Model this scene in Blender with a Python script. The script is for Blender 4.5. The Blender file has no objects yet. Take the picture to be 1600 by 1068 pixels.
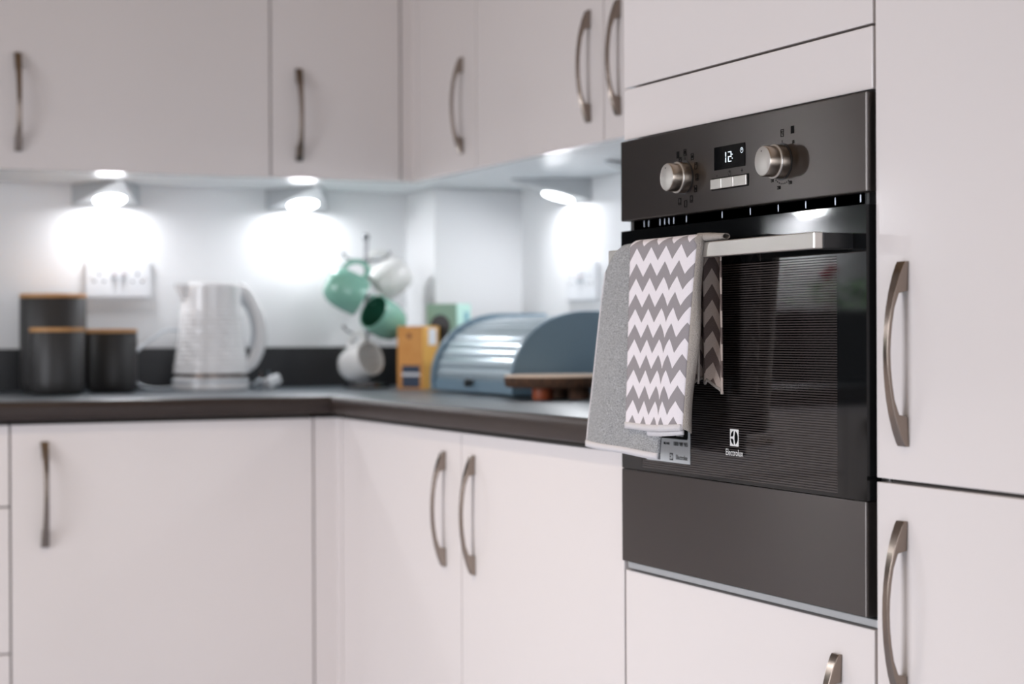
import bpy, bmesh, math, random
from mathutils import Vector, Matrix
random.seed(7)
S = bpy.context.scene
COL = S.collection
PI = math.pi

# ---------------------------------------------------------------- camera
YAW, PITCH, ROLL, CAMH = .4211, -.004, -.0041, 1.0284
s_, c_ = math.sin(YAW), math.cos(YAW); sp, cp = math.sin(PITCH), math.cos(PITCH); sr, cr = math.sin(ROLL), math.cos(ROLL)
Rv = Vector((c_, -s_, 0)); Fv = Vector((s_*cp, c_*cp, sp)); Dv = -Vector((-s_*sp, -c_*sp, cp))
R2 = Rv*cr - Dv*sr; D2 = Rv*sr + Dv*cr
cam_d = bpy.data.cameras.new('camera'); cam = bpy.data.objects.new('camera', cam_d); COL.objects.link(cam)
M = Matrix((R2, -D2, -Fv)).transposed().to_4x4(); M.translation = Vector((0, 0, CAMH)); cam.matrix_world = M
cam_d.sensor_width = 36; cam_d.lens = 2889.1/1600*36
cam_d.dof.use_dof = True; cam_d.dof.focus_distance = 2.25; cam_d.dof.aperture_fstop = 3.6
cam_d.clip_start = .05
S.camera = cam

# ---------------------------------------------------------------- world, lights, exposure
w = bpy.data.worlds.new('world'); S.world = w; w.use_nodes = True
w.node_tree.nodes['Background'].inputs[0].default_value = (.75, .87, 1, 1)
w.node_tree.nodes['Background'].inputs[1].default_value = 1.0
S.view_settings.view_transform = 'Standard'; S.view_settings.look = 'None'
S.view_settings.gamma = 1; S.view_settings.use_curve_mapping = False
S.view_settings.exposure = 0.0
S.cycles.use_denoising = True
S.cycles.max_bounces = 10; S.cycles.diffuse_bounces = 5; S.cycles.glossy_bounces = 5
S.cycles.sample_clamp_indirect = 6.0
S.cycles.caustics_reflective = False; S.cycles.caustics_refractive = False
def area(name, loc, target, sx, sy, power, col, spread):
    l = bpy.data.lights.new(name, 'AREA'); l.shape = 'RECTANGLE'; l.size = sx; l.size_y = sy; l.energy = power; l.color = col; l.spread = math.radians(spread)
    o = bpy.data.objects.new(name, l); COL.objects.link(o); o.location = loc
    o.rotation_euler = (Vector(target)-Vector(loc)).to_track_quat('-Z', 'Y').to_euler(); return o
# soft daylight lamps added at unseen openings behind the camera and at left
area('rear_daylight_fill', (.1, -2.12, .95), (.35, 2.0, .35), 2.3, 1.8, 16.5, (.91, .93, 1), 110)
area('left_daylight_fill', (-2.12, 2.1, 1.25), (1.2, 2.25, .35), 1.5, 1.1, 26, (.91, .93, 1), 104)
DOWNLIGHTS = [(-.9, .6), (-.9, 2.5), (.35, .9), (.35, 2.6)]
DOWN_W = (95, 105, 42, 62); DOWN_COL = (1, .83, .62)
LED_W = 1.15; LED_COL = (.93, .95, 1)

# ---------------------------------------------------------------- materials
def mat(name, col, rough=.5, metal=0, spec=.5, bump=None, coat=0, noise=None, emit=None, aniso=0, sheen=0):
    m = bpy.data.materials.new(name); m.use_nodes = True; nt = m.node_tree; b = nt.nodes['Principled BSDF']
    b.inputs['Base Color'].default_value = (*col, 1); b.inputs['Roughness'].default_value = rough
    b.inputs['Metallic'].default_value = metal; b.inputs['Specular IOR Level'].default_value = spec
    if coat: b.inputs['Coat Weight'].default_value = coat; b.inputs['Coat Roughness'].default_value = .06
    if sheen: b.inputs['Sheen Weight'].default_value = sheen
    tc = nt.nodes.new('ShaderNodeTexCoord')
    if noise or bump:
        mp = nt.nodes.new('ShaderNodeMapping'); nt.links.new(tc.outputs['Object'], mp.inputs[0])
        n = nt.nodes.new('ShaderNodeTexNoise'); nt.links.new(mp.outputs[0], n.inputs[0])
        sc = (bump or noise)[0]
        mp.inputs['Scale'].default_value = sc if isinstance(sc, tuple) else (sc,)*3
        n.inputs['Scale'].default_value = 1; n.inputs['Detail'].default_value = 4
        if bump:
            bp = nt.nodes.new('ShaderNodeBump'); bp.inputs['Strength'].default_value = bump[1]; bp.inputs['Distance'].default_value = bump[2]
            nt.links.new(n.outputs[0], bp.inputs['Height']); nt.links.new(bp.outputs[0], b.inputs['Normal'])
        if noise:
            r = nt.nodes.new('ShaderNodeValToRGB'); nt.links.new(n.outputs[0], r.inputs[0])
            r.color_ramp.elements[0].position = .3; r.color_ramp.elements[1].position = .7
            r.color_ramp.elements[0].color = (*col, 1); r.color_ramp.elements[1].color = (*noise[1], 1)
            nt.links.new(r.outputs[0], b.inputs['Base Color'])
    if emit:
        b.inputs['Emission Color'].default_value = (*emit[0], 1); b.inputs['Emission Strength'].default_value = emit[1]
    return m
GLOSS = mat('cream_gloss_door', (.75, .70, .685), .16, spec=.45)
CARC = mat('white_carcass', (.72, .715, .70), .3)
UNDER = mat('pale_gloss_underside', (.86, .89, .90), .34, spec=1.0)
GAP_SHADE = mat('painted_gap_shade', (.05, .042, .035), .7)  # carcasses coloured dark so the gaps between doors look shaded
WALLP = mat('white_wall_paint', (.80, .80, .805), .55, bump=(60, .08, .002))
WARMW = mat('warm_bounce_wall', (.52, .38, .26), .7, bump=(50, .1, .002))  # tan of the unseen walls made up to warm their bounced light
CEILM = mat('warm_bounce_ceiling', (.66, .50, .34), .8)  # tan tint made up so the unseen ceiling bounces warm light on wall cabinets
FLOORM = mat('cool_bounce_floor', (.44, .50, .62), .35, noise=((3, 40, 1), (.51, .57, .70)))  # blue tint made up to cool the light bounced onto base doors
TOPM = mat('bluish_sheen_laminate', (.075, .095, .112), .34, spec=.9, noise=((40, 6, 20), (.095, .118, .138)))  # lighter, bluish colour stands in for the lit wall's reflection on top
EDGEM = mat('brown_laminate_edge', (.030, .020, .017), .42, spec=.35, noise=((9, 9, 60), (.040, .028, .024)))
UPM = mat('black_upstand', (.017, .017, .019), .4)
NICK = mat('brushed_nickel', (.28, .23, .195), .21, 1, bump=((400, 400, 8), .1, .0005))
CHROME = mat('chrome', (.78, .78, .79), .09, 1)
TREEM = mat('mug_tree_chrome', (.22, .22, .23), .15, 1)
STEEL = mat('dark_stainless', (.128, .116, .110), .33, 1, bump=((1500, 12, 900), .12, .0004))
KNOBM = mat('champagne_knob', (.42, .355, .295), .28, 1)
BARM = mat('satin_steel_bar', (.66, .63, .59), .36, 1, bump=((60, 20, 1500), .15, .0003))
BLACKG = mat('black_glass', (.004, .0045, .005), .04, spec=.38)
BLACKP = mat('black_plastic', (.012, .012, .013), .35)
ENAMEL = mat('oven_enamel', (.02, .02, .022), .3)
SCREW_GLINT = mat('screw_glint_zinc', (.26, .28, .31), .35, 1)
PRINTK = mat('black_print', (.003, .003, .003), .8, spec=.1)
PRINTW = mat('white_print', (.75, .74, .72), .5)
LEDT = mat('display_digits', (.8, .9, 1), .4, emit=((.85, .95, 1), .9))
LENS = mat('led_lens', (1, 1, 1), .3, emit=((.93, .97, 1), 9))
DLENS = mat('downlight_lens', (1, 1, 1), .3, emit=((1, .9, .78), 30))
LIGHTB = mat('brushed_light_body', (.52, .54, .55), .34, .55)
SOCK = mat('white_socket_plastic', (.82, .83, .85), .25)
CHAR = mat('charcoal_ceramic', (.024, .023, .023), .48, bump=(90, .1, .002))
BAMB = mat('bamboo_lid', (.50, .24, .075), .5, noise=((30, 3, 30), (.62, .33, .12)))
WPLAS = mat('white_kettle_plastic', (.78, .77, .77), .2, spec=.6)
GREYP = mat('grey_kettle_trim', (.50, .53, .56), .25)
MINT = mat('mint_glaze', (.24, .50, .39), .2, coat=.4)
MINTD = mat('dark_green_glaze', (.035, .16, .10), .25)
WGLZ = mat('white_glaze', (.80, .79, .77), .2, coat=.4)
ORANGE = mat('orange_card', (.66, .27, .045), .5, noise=(30, (.72, .33, .07)))
YELL = mat('yellow_card', (.78, .42, .10), .5)
NAVY = mat('navy_print', (.012, .03, .07), .4)
GREENC = mat('sage_card', (.25, .42, .31), .5)
GREENL = mat('pale_mint_card', (.50, .75, .66), .5)
OLIVE = mat('olive_print', (.09, .10, .065), .5)
BINM = mat('blue_grey_bin_panel', (.165, .255, .325), .35)
SLAT = mat('pale_blue_slat', (.40, .49, .54), .22, .35)
WOODT = mat('pale_board_top', (.66, .52, .40), .5)
BARK = mat('dark_bark', (.045, .022, .012), .85, bump=(120, .8, .004), noise=(70, (.11, .05, .025)))
FOOTM = mat('orange_wood_foot', (.34, .07, .02), .5)
WHITECARD = mat('white_label', (.82, .82, .84), .45)
STICK = mat('silver_sticker', (.70, .72, .72), .4)
LEAF = mat('plant_leaf', (.12, .36, .07), .45)
PETAL = mat('red_petal', (.8, .02, .06), .5)
TERRY = mat('grey_terry', (.22, .22, .23), .95, sheen=.3, bump=(700, 1.0, .004), noise=(480, (.60, .61, .62)))
HEM = mat('pale_hem', (.68, .65, .66), .9, bump=(700, .8, .002))
_r = [n for n in TERRY.node_tree.nodes if n.type == 'VALTORGB'][0]
_r.color_ramp.elements[0].position = .40; _r.color_ramp.elements[1].position = .62
BEIGE = mat('beige_towel_reverse', (.42, .37, .33), .95, bump=(800, 1.0, .003), noise=(500, (.52, .47, .42)))

def steel_brush(m, an):      # horizontal brushing smears reflections vertically
    nt = m.node_tree; b = nt.nodes['Principled BSDF']; b.inputs['Anisotropic'].default_value = an
    c = nt.nodes.new('ShaderNodeCombineXYZ'); c.inputs[2].default_value = 1; nt.links.new(c.outputs[0], b.inputs['Tangent'])
steel_brush(STEEL, .95)
def chevron(name, grey, white):
    m = bpy.data.materials.new(name); m.use_nodes = True; nt = m.node_tree; b = nt.nodes['Principled BSDF']
    b.inputs['Roughness'].default_value = .9
    uv = nt.nodes.new('ShaderNodeUVMap'); sx = nt.nodes.new('ShaderNodeSeparateXYZ'); nt.links.new(uv.outputs[0], sx.inputs[0])
    def mth(op, a, b2=None, c2=None):
        n = nt.nodes.new('ShaderNodeMath'); n.operation = op
        for i, v in enumerate((a, b2, c2)):
            if v is None: continue
            if isinstance(v, (int, float)): n.inputs[i].default_value = v
            else: nt.links.new(v, n.inputs[i])
        return n.outputs[0]
    tri = mth('PINGPONG', mth('ADD', sx.outputs[0], 1.0), .0205)       # 0..0.0205
    v = mth('ADD', mth('ADD', sx.outputs[1], 1.0), mth('MULTIPLY', tri, .93))
    fr = mth('FRACT', mth('DIVIDE', v, .0418))
    st = mth('GREATER_THAN', fr, .5)
    mix = nt.nodes.new('ShaderNodeMix'); mix.data_type = 'RGBA'; nt.links.new(st, mix.inputs['Factor'])
    mix.inputs['A'].default_value = (*grey, 1); mix.inputs['B'].default_value = (*white, 1)
    nt.links.new(mix.outputs['Result'], b.inputs['Base Color'])
    tc = nt.nodes.new('ShaderNodeTexCoord'); n = nt.nodes.new('ShaderNodeTexNoise'); n.inputs['Scale'].default_value = 900
    nt.links.new(tc.outputs['Object'], n.inputs[0])
    bp = nt.nodes.new('ShaderNodeBump'); bp.inputs['Strength'].default_value = .5; bp.inputs['Distance'].default_value = .0015
    nt.links.new(n.outputs[0], bp.inputs['Height']); nt.links.new(bp.outputs[0], b.inputs['Normal'])
    return m
CHEV = chevron('grey_white_chevron', (.29, .265, .275), (.78, .73, .76))
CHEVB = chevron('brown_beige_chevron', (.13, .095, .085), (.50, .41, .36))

def window_glass():
    m = bpy.data.materials.new('oven_window_glass'); m.use_nodes = True; nt = m.node_tree
    for n in list(nt.nodes): nt.nodes.remove(n)
    out = nt.nodes.new('ShaderNodeOutputMaterial')
    tr = nt.nodes.new('ShaderNodeBsdfTransparent'); tr.inputs[0].default_value = (.6, .6, .6, 1)
    pr = nt.nodes.new('ShaderNodeBsdfDiffuse'); pr.inputs[0].default_value = (.050, .042, .040, 1)
    gl = nt.nodes.new('ShaderNodeBsdfGlossy'); gl.inputs['Roughness'].default_value = .03; gl.inputs[0].default_value = (1, 1, 1, 1)
    fr = nt.nodes.new('ShaderNodeFresnel'); fr.inputs[0].default_value = 1.42
    tc = nt.nodes.new('ShaderNodeTexCoord'); sx = nt.nodes.new('ShaderNodeSeparateXYZ'); nt.links.new(tc.outputs['Object'], sx.inputs[0])
    d = nt.nodes.new('ShaderNodeMath'); d.operation = 'DIVIDE'; d.inputs[1].default_value = .0030; nt.links.new(sx.outputs[2], d.inputs[0])
    f = nt.nodes.new('ShaderNodeMath'); f.operation = 'FRACT'; nt.links.new(d.outputs[0], f.inputs[0])
    g = nt.nodes.new('ShaderNodeMath'); g.operation = 'GREATER_THAN'; g.inputs[1].default_value = .52; nt.links.new(f.outputs[0], g.inputs[0])
    m1 = nt.nodes.new('ShaderNodeMixShader'); nt.links.new(g.outputs[0], m1.inputs[0]); nt.links.new(tr.outputs[0], m1.inputs[1]); nt.links.new(pr.outputs[0], m1.inputs[2])
    m2 = nt.nodes.new('ShaderNodeMixShader'); nt.links.new(fr.outputs[0], m2.inputs[0]); nt.links.new(m1.outputs[0], m2.inputs[1]); nt.links.new(gl.outputs[0], m2.inputs[2])
    nt.links.new(m2.outputs[0], out.inputs[0]); return m
OVENWIN = window_glass()
def pane_glass():
    m = bpy.data.materials.new('clear_pane'); m.use_nodes = True; nt = m.node_tree
    for n in list(nt.nodes): nt.nodes.remove(n)
    out = nt.nodes.new('ShaderNodeOutputMaterial'); tr = nt.nodes.new('ShaderNodeBsdfTransparent'); gl = nt.nodes.new('ShaderNodeBsdfGlossy')
    gl.inputs['Roughness'].default_value = .01; fr = nt.nodes.new('ShaderNodeFresnel'); mx = nt.nodes.new('ShaderNodeMixShader')
    nt.links.new(fr.outputs[0], mx.inputs[0]); nt.links.new(tr.outputs[0], mx.inputs[1]); nt.links.new(gl.outputs[0], mx.inputs[2]); nt.links.new(mx.outputs[0], out.inputs[0])
    return m
PANE = pane_glass()

# ---------------------------------------------------------------- helpers
def thing(name, label, cat, loc=(0, 0, 0), rotz=0, group=None):
    o = bpy.data.objects.new(name, None); COL.objects.link(o); o.empty_display_size = .05
    o.location = loc; o.rotation_euler = (0, 0, rotz); tag(o, label, cat, group); return o
def tag(o, label=None, cat=None, group=None, kind=None):
    if label: o['label'] = label
    if cat: o['category'] = cat
    if group: o['group'] = group
    if kind: o['kind'] = kind
    return o
def rootof(o):
    while o.parent: o = o.parent
    return o
def obj(name, bm, m, parent=None, world=True, smooth=False, bevel=0, loc=None, keep_rot=False):
    """one mesh object; geometry given in world coordinates (world=True) or in its root's frame"""
    if parent is not None and world:
        off = rootof(parent).location
        bmesh.ops.translate(bm, verts=bm.verts, vec=-off)
    me = bpy.data.meshes.new(name)
    bmesh.ops.recalc_face_normals(bm, faces=bm.faces)
    bm.to_mesh(me); bm.free()
    for mm in (m if isinstance(m, (list, tuple)) else [m]): me.materials.append(mm)
    o = bpy.data.objects.new(name, me); COL.objects.link(o); o.parent = parent
    if smooth:
        for p in me.polygons: p.use_smooth = True
        me.update()
        try: me.set_sharp_from_angle(angle=math.radians(38))
        except Exception: pass
    if bevel:
        md = o.modifiers.new('bevel', 'BEVEL'); md.width = bevel; md.segments = 2; md.limit_method = 'ANGLE'; md.angle_limit = .9
    return o
def nb(): return bmesh.new()
def bx(bm, x0, x1, y0, y1, z0, z1, mi=0):
    vs = [bm.verts.new(v) for v in ((x0,y0,z0),(x1,y0,z0),(x1,y1,z0),(x0,y1,z0),(x0,y0,z1),(x1,y0,z1),(x1,y1,z1),(x0,y1,z1))]
    for f in ((0,3,2,1),(4,5,6,7),(0,1,5,4),(1,2,6,5),(2,3,7,6),(3,0,4,7)):
        fc = bm.faces.new([vs[i] for i in f]); fc.material_index = mi
    return bm
def box(name, x0, x1, y0, y1, z0, z1, m, parent=None, bevel=0, world=True):
    return obj(name, bx(nb(), x0, x1, y0, y1, z0, z1), m, parent, world, bevel=bevel)
def lathe(bm, prof, seg=40, c=(0, 0, 0), mtx=None, rfun=None):
    rings = []
    for r, z in prof:
        ring = []
        for k in range(seg):
            a = 2*PI*k/seg; rr = r if rfun is None else rfun(r, z, a)
            v = Vector((rr*math.cos(a), rr*math.sin(a), z))
            if mtx is not None: v = mtx @ v
            ring.append(bm.verts.new(v+Vector(c)))
        rings.append(ring)
    for a, b in zip(rings, rings[1:]):
        for k in range(seg): bm.faces.new((a[k], a[(k+1) % seg], b[(k+1) % seg], b[k]))
    bm.faces.new(rings[0][::-1]); bm.faces.new(rings[-1])
    return bm
def tube(bm, pts, r, seg=10, flat=1.0, closed=False):
    pts = [Vector(p) for p in pts]; rings = []; up = Vector((0, 0, 1)); n0 = None
    for i, p in enumerate(pts):
        t = (pts[min(i+1, len(pts)-1)]-pts[max(i-1, 0)]).normalized()
        if n0 is None:
            n0 = t.cross(up) if abs(t.dot(up)) < .95 else t.cross(Vector((1, 0, 0)))
        n0 = (n0 - t*n0.dot(t)).normalized(); b = t.cross(n0)
        rr = r[i] if isinstance(r, (list, tuple)) else r
        rings.append([bm.verts.new(p + n0*math.cos(2*PI*k/seg)*rr + b*math.sin(2*PI*k/seg)*rr*flat) for k in range(seg)])
    for a, b in zip(rings, rings[1:]):
        for k in range(seg): bm.faces.new((a[k], a[(k+1) % seg], b[(k+1) % seg], b[k]))
    bm.faces.new(rings[0][::-1]); bm.faces.new(rings[-1]); return bm
def arc(pts, n=8):
    """Catmull-Rom through points"""
    P = [Vector(p) for p in pts]; P = [P[0]*2-P[1]]+P+[P[-1]*2-P[-2]]; out = []
    for i in range(1, len(P)-2):
        for k in range(n):
            t = k/n; a, b, c, d = P[i-1:i+3]
            out.append(.5*((2*b)+(c-a)*t+(2*a-5*b+4*c-d)*t*t+(3*b-a-3*c+d)*t**3))
    out.append(P[-2]); return out
def prism(bm, poly, plane, a, b):
    """poly of (p,q) pairs extruded along the remaining axis from a to b; plane 'xy','xz','yz'"""
    def mk(p, q, h): return {'xy': (p, q, h), 'xz': (p, h, q), 'yz': (h, p, q)}[plane]
    A = [bm.verts.new(mk(p, q, a)) for p, q in poly]; B = [bm.verts.new(mk(p, q, b)) for p, q in poly]
    n = len(poly)
    for i in range(n): bm.faces.new((A[i], A[(i+1) % n], B[(i+1) % n], B[i]))
    bm.faces.new(A[::-1]); bm.faces.new(B); return bm
FX = Matrix(((0, 0, -1), (-1, 0, 0), (0, 1, 0)))     # columns: text x -> -y, text y -> z, normal -> -x
FY = Matrix(((1, 0, 0), (0, 0, -1), (0, 1, 0)))      # text x -> x, text y -> z, normal -> -y
def text(name, body, size, m, parent, loc, face, align='CENTER', xs=1.0, world=True, bold=0):
    cu = bpy.data.curves.new('t', 'FONT'); cu.body = body; cu.size = size; cu.align_x = align; cu.align_y = 'CENTER'; cu.extrude = .00012; cu.offset = bold
    t = bpy.data.objects.new('t', cu); COL.objects.link(t); bpy.context.view_layer.update()
    me = bpy.data.meshes.new_from_object(t.evaluated_get(bpy.context.evaluated_depsgraph_get())); bpy.data.objects.remove(t)
    bm = nb(); bm.from_mesh(me); bpy.data.meshes.remove(me)
    for f in bm.faces: f.material_index = 0
    bmesh.ops.transform(bm, matrix=Matrix.Diagonal((xs, 1, 1, 1)), verts=bm.verts)
    bmesh.ops.transform(bm, matrix=face.to_4x4(), verts=bm.verts)
    bmesh.ops.translate(bm, verts=bm.verts, vec=Vector(loc))
    return obj(name, bm, m, parent, world)

# ---------------------------------------------------------------- key dimensions
XR, YB = 1.205, 3.56           # door fronts of the right run and of the back run
XU, YU = 1.4785, 3.8335        # wall-cabinet fronts
XW, YW = 1.805, 4.16           # walls
ZT, ZB, ZU = .908, .870, 1.368
XL, YF = -2.2, -2.2
TH = .019

# ---------------------------------------------------------------- setting
def struct(name, bm, m): return tag(obj(name, bm, m), kind='structure')
fb = nb(); k = 0
fl = struct('floor', bx(nb(), XL, XW+.02, YF, YW, -.05, -.012), GAP_SHADE)
x = XL; j = 0
board = None
while x < 1.3:
    y0 = YF - (j*.37 % 1.2)
    while y0 < YW-.02:
        ya, yb = max(y0, YF), min(y0+1.2, YW)
        if yb-ya > .05:
            box('floorboard', x+.0007, x+.1393, ya+.0007, yb-.0007, -.012, 0, FLOORM, fl, bevel=0)
        y0 += 1.2
    x += .14; j += 1
struct('ceiling', bx(nb(), XL, XW, YF, YW, 2.4, 2.45), CEILM)
struct('wall_back', bx(nb(), XL, XW+.1, YW, YW+.1, 0, 2.45), WALLP)
struct('wall_right', bx(nb(), XW, XW+.1, YF, YW, 0, 2.45), WALLP)
bm = nb()   # left wall with a window opening
bx(bm, XL-.1, XL, YF, 1.35, 0, 2.45); bx(bm, XL-.1, XL, 2.85, YW, 0, 2.45); bx(bm, XL-.1, XL, 1.35, 2.85, 0, .7); bx(bm, XL-.1, XL, 1.35, 2.85, 1.85, 2.45)
struct('wall_left', bm, WARMW)
bm = nb()   # wall behind the camera with the patio opening
bx(bm, XL, -1.05, YF-.1, YF, 0, 2.45); bx(bm, 1.25, XW, YF-.1, YF, 0, 2.45); bx(bm, -1.05, 1.25, YF-.1, YF, 2.08, 2.45)
struct('wall_front', bm, WARMW)
def window(name, axis, a0, a1, z0, z1, c, mid=True):
    bm = nb(); t = .05
    def b_(u0, u1, w0, w1, d0=-.03, d1=.03):
        if axis == 'x': bx(bm, c+d0, c+d1, u0, u1, w0, w1)
        else: bx(bm, u0, u1, c+d0, c+d1, w0, w1)
    b_(a0, a1, z0, z0+t); b_(a0, a1, z1-t, z1); b_(a0, a0+t, z0, z1); b_(a1-t, a1, z0, z1)
    if mid: b_((a0+a1)/2-.03, (a0+a1)/2+.03, z0, z1)
    o = struct(name, bm, SOCK)
    bm = nb()
    if axis == 'x': bx(bm, c-.005, c+.001, a0+t, a1-t, z0+t, z1-t)
    else: bx(bm, a0+t, a1-t, c-.005, c+.001, z0+t, z1-t)
    obj('window_pane', bm, PANE, o)
window('window_1', 'x', 1.35, 2.85, .7, 1.85, XL-.05)
window('window_2', 'y', -1.05, 1.25, .02, 2.08, YF-.05)
struct('trim_1', bx(nb(), 1.5856, XW, 3.9731, YW, ZT, ZU-.002), WALLP)    # boxed-in pipes in the corner

# ---------------------------------------------------------------- handles
def handle_mesh():
    bm = nb(); zs = [-.1, -.096, -.085, -.068, -.0655, -.05, -.033, -.016, 0, .016, .033, .05, .0655, .068, .085, .096, .1]; secs = []
    for z in zs:
        q = abs(z)/.1; po = .005 + .021*(1-q**2)**.85; pi_ = 0 if abs(z) > .067 else po-.0045
        if .06 < abs(z) < .067: pi_ = po-.0065
        wv = .0085+.0065*q**1.6
        secs.append([bm.verts.new(v) for v in ((-wv/2, -po, z), (wv/2, -po, z), (wv/2, -pi_, z), (-wv/2, -pi_, z))])
    for a, b in zip(secs, secs[1:]):
        for i in range(4): bm.faces.new((a[i], a[(i+1) % 4], b[(i+1) % 4], b[i]))
    bm.faces.new(secs[0][::-1]); bm.faces.new(secs[-1])
    bmesh.ops.recalc_face_normals(bm, faces=bm.faces)
    me = bpy.data.meshes.new('handle'); bm.to_mesh(me); bm.free(); me.materials.append(NICK)
    for p in me.polygons: p.use_smooth = True
    me.set_sharp_from_angle(angle=math.radians(40))
    return me
HM = handle_mesh()
def handle(parent, x, y, z, facing):
    o = bpy.data.objects.new('handle', HM); COL.objects.link(o); o.parent = parent
    o.location = Vector((x, y, z)) - rootof(parent).location
    if facing == 'x': o.rotation_euler = (0, 0, -PI/2)
    md = o.modifiers.new('bevel', 'BEVEL'); md.width = .0007; md.segments = 2; md.limit_method = 'ANGLE'; md.angle_limit = .9
    return o

# ---------------------------------------------------------------- base units and worktop
G = .0018
def door_y(name, root, x0, x1, z0, z1, hx=None, hz=None, y=YB):
    d = box(name, x0+G, x1-G, y, y+TH, z0, z1, GLOSS, root, bevel=.0012)
    if hx is not None: handle(d, hx, y, hz, 'y')
    return d
def door_x(name, root, y0, y1, z0, z1, hy=None, hz=None, x=XR):
    d = box(name, x, x+TH, y0+G, y1-G, z0, z1, GLOSS, root, bevel=.0012)
    if hy is not None: handle(d, x, hy, hz, 'x')
    return d
t = thing('drawer_unit', 'cream gloss drawer stack cut off by the left edge, under the worktop', 'cabinet', (.26, 3.86, 0))
box('carcass', -.0375, .5575, YB+TH, YW-.002, .15, ZB-.001, GAP_SHADE, t)
for z0, z1 in ((.7095, .862), (.433, .7065), (.155, .430)):
    d = door_y('drawer_front', t, -.038, .559, z0, z1); handle(d, .26, YB, (z0+z1)/2, 'y'); d.children[0].rotation_euler = (0, PI/2, 0)
box('plinth', -.038, .559, YB+.06, YB+.078, 0, .149, GLOSS, t)
t = thing('base_cabinet', 'wide cream gloss base cabinet under the kettle and canisters', 'cabinet', (.857, 3.86, 0), group='base cabinets')
box('carcass', .5605, 1.1545, YB+TH, YW-.002, .15, ZB-.001, GAP_SHADE, t)
door_y('door', t, .559, 1.156, .155, .862, .6223, .7293)
box('plinth', .559, 1.156, YB+.06, YB+.078, 0, .149, GLOSS, t)
t = thing('far_base_cabinet', 'cream gloss base cabinet out of view, added for the oven glass to reflect', 'cabinet', (-.37, 3.86, 0))  # unseen unit, built as something for the oven glass to reflect
box('carcass', -.64, -.0395, YB+TH, YW-.002, .15, ZB-.001, GAP_SHADE, t)
door_y('door', t, -.64, -.0385, .155, .862, -.1, .7293)
box('plinth', -.64, -.039, YB+.06, YB+.078, 0, .149, GLOSS, t)
t = thing('corner_base_cabinet', 'cream gloss corner base cabinet with handle on its right, below the tea box', 'cabinet', (1.5, 3.3, 0), group='base cabinets')
box('carcass', XR+TH, XW-.002, 2.906, YB-.002, .15, ZB-.001, GAP_SHADE, t)
bm = nb(); bx(bm, 1.1575, XR+.0, YB, YB+TH, .155, .862); bx(bm, XR, XR+TH, 3.531, YB+TH, .155, .862)
obj('corner_post', bm, GLOSS, t)
door_x('door', t, 2.9046, 3.529, .155, .862, 2.979, .7265)
box('plinth', XR+.06, XR+.078, 2.9046, 3.62, 0, .149, GLOSS, t)
box('plinth', 1.156, XR+.078, YB+.06, YB+.078, 0, .149, GLOSS, t)
t = thing('right_base_cabinet', 'cream gloss base cabinet with handle on its left, beside the oven housing', 'cabinet', (1.5, 2.6, 0), group='base cabinets')
box('carcass', XR+TH, XW-.002, 2.3075, 2.9035, .15, ZB-.001, GAP_SHADE, t)
door_x('door', t, 2.3065, 2.9046, .155, .862, 2.849, .7268)
box('plinth', XR+.06, XR+.078, 2.3065, 2.9046, 0, .149, GLOSS, t)

# worktop: one mitred L, brown edge swept round the corner
XF, YFF = XR-.02, YB-.02
prof = [(.012, ZB), (.003, ZB+.0025), (0, ZB+.008), (0, ZT-.013), (.0022, ZT-.006), (.007, ZT-.0018), (.014, ZT), (.618, ZT), (.618, ZB)]
bm = nb(); secs = []
for kx in range(3):
    sec = []
    for d, z in prof:
        if kx == 0: p = (XL+.002, YFF+d, z)
        elif kx == 1: p = (XF+d, YFF+d, z)
        else: p = (XF+d, 2.3065, z)
        sec.append(bm.verts.new(p))
    secs.append(sec)
n = len(prof)
for a, b in zip(secs, secs[1:]):
    for i in range(n):
        f = bm.faces.new((a[i], a[(i+1) % n], b[(i+1) % n], b[i])); f.material_index = 0 if i >= 5 else 1
bm.faces.new(secs[0][::-1]).material_index = 1; bm.faces.new(secs[-1]).material_index = 1
tag(obj('worktop', bm, [TOPM, EDGEM], smooth=True), 'dark brown L-shaped laminate worktop with rounded front edge', 'worktop')
tag(box('upstand', XL+.01, 1.5836, YW-.019, YW-.001, ZT, 1.0015, UPM, bevel=.001), 'black upstand strip along the back wall behind the kettle', 'upstand')
tag(box('upstand', XW-.019, XW-.001, 2.31, 3.972, ZT, 1.0015, UPM, bevel=.001), 'black upstand strip along the right wall behind the bread bin', 'upstand')
bm = nb(); bx(bm, 1.5676, 1.5846, 3.955, YW-.02, ZT, 1.0015); bx(bm, 1.5846, XW-.02, 3.955, 3.972, ZT, 1.0015)
tag(obj('upstand', bm, UPM, bevel=.001), 'black upstand strip wrapped round the boxed-in corner', 'upstand')

# ---------------------------------------------------------------- wall cabinets
ZUT = 2.085
def wall_y(label, x0, x1, hx, name='wall_cabinet', ZU=ZU):
    t = thing(name, label, 'cabinet', ((x0+x1)/2, 4.0, ZU), group='wall cabinets')
    bm = nb(); bx(bm, x0+.003, x1-.003, YU+TH+.001, YW-.002, ZU+.0035, ZUT-.004); obj('carcass', bm, GAP_SHADE, t)
    for a, b in ((x0+.001, x0+.003), (x1-.003, x1-.001)): box('side_panel', a, b, YU+TH+.004, YW-.002, ZU+.0035, ZUT-.004, GLOSS, t)
    box('bottom_panel', x0+.0005, x1-.0005, YU+TH+.001, YW-.002, ZU, ZU+.003, UNDER, t)
    door_y('door', t, x0, x1, ZU, ZUT, hx, 1.5038, YU); return t
wall_y('wide cream gloss wall cabinet above the canisters', .5545, 1.1518, .6206)
wall_y('narrow cream gloss wall cabinet above the kettle, left of the corner', 1.1518, 1.4495, 1.2142)
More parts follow.
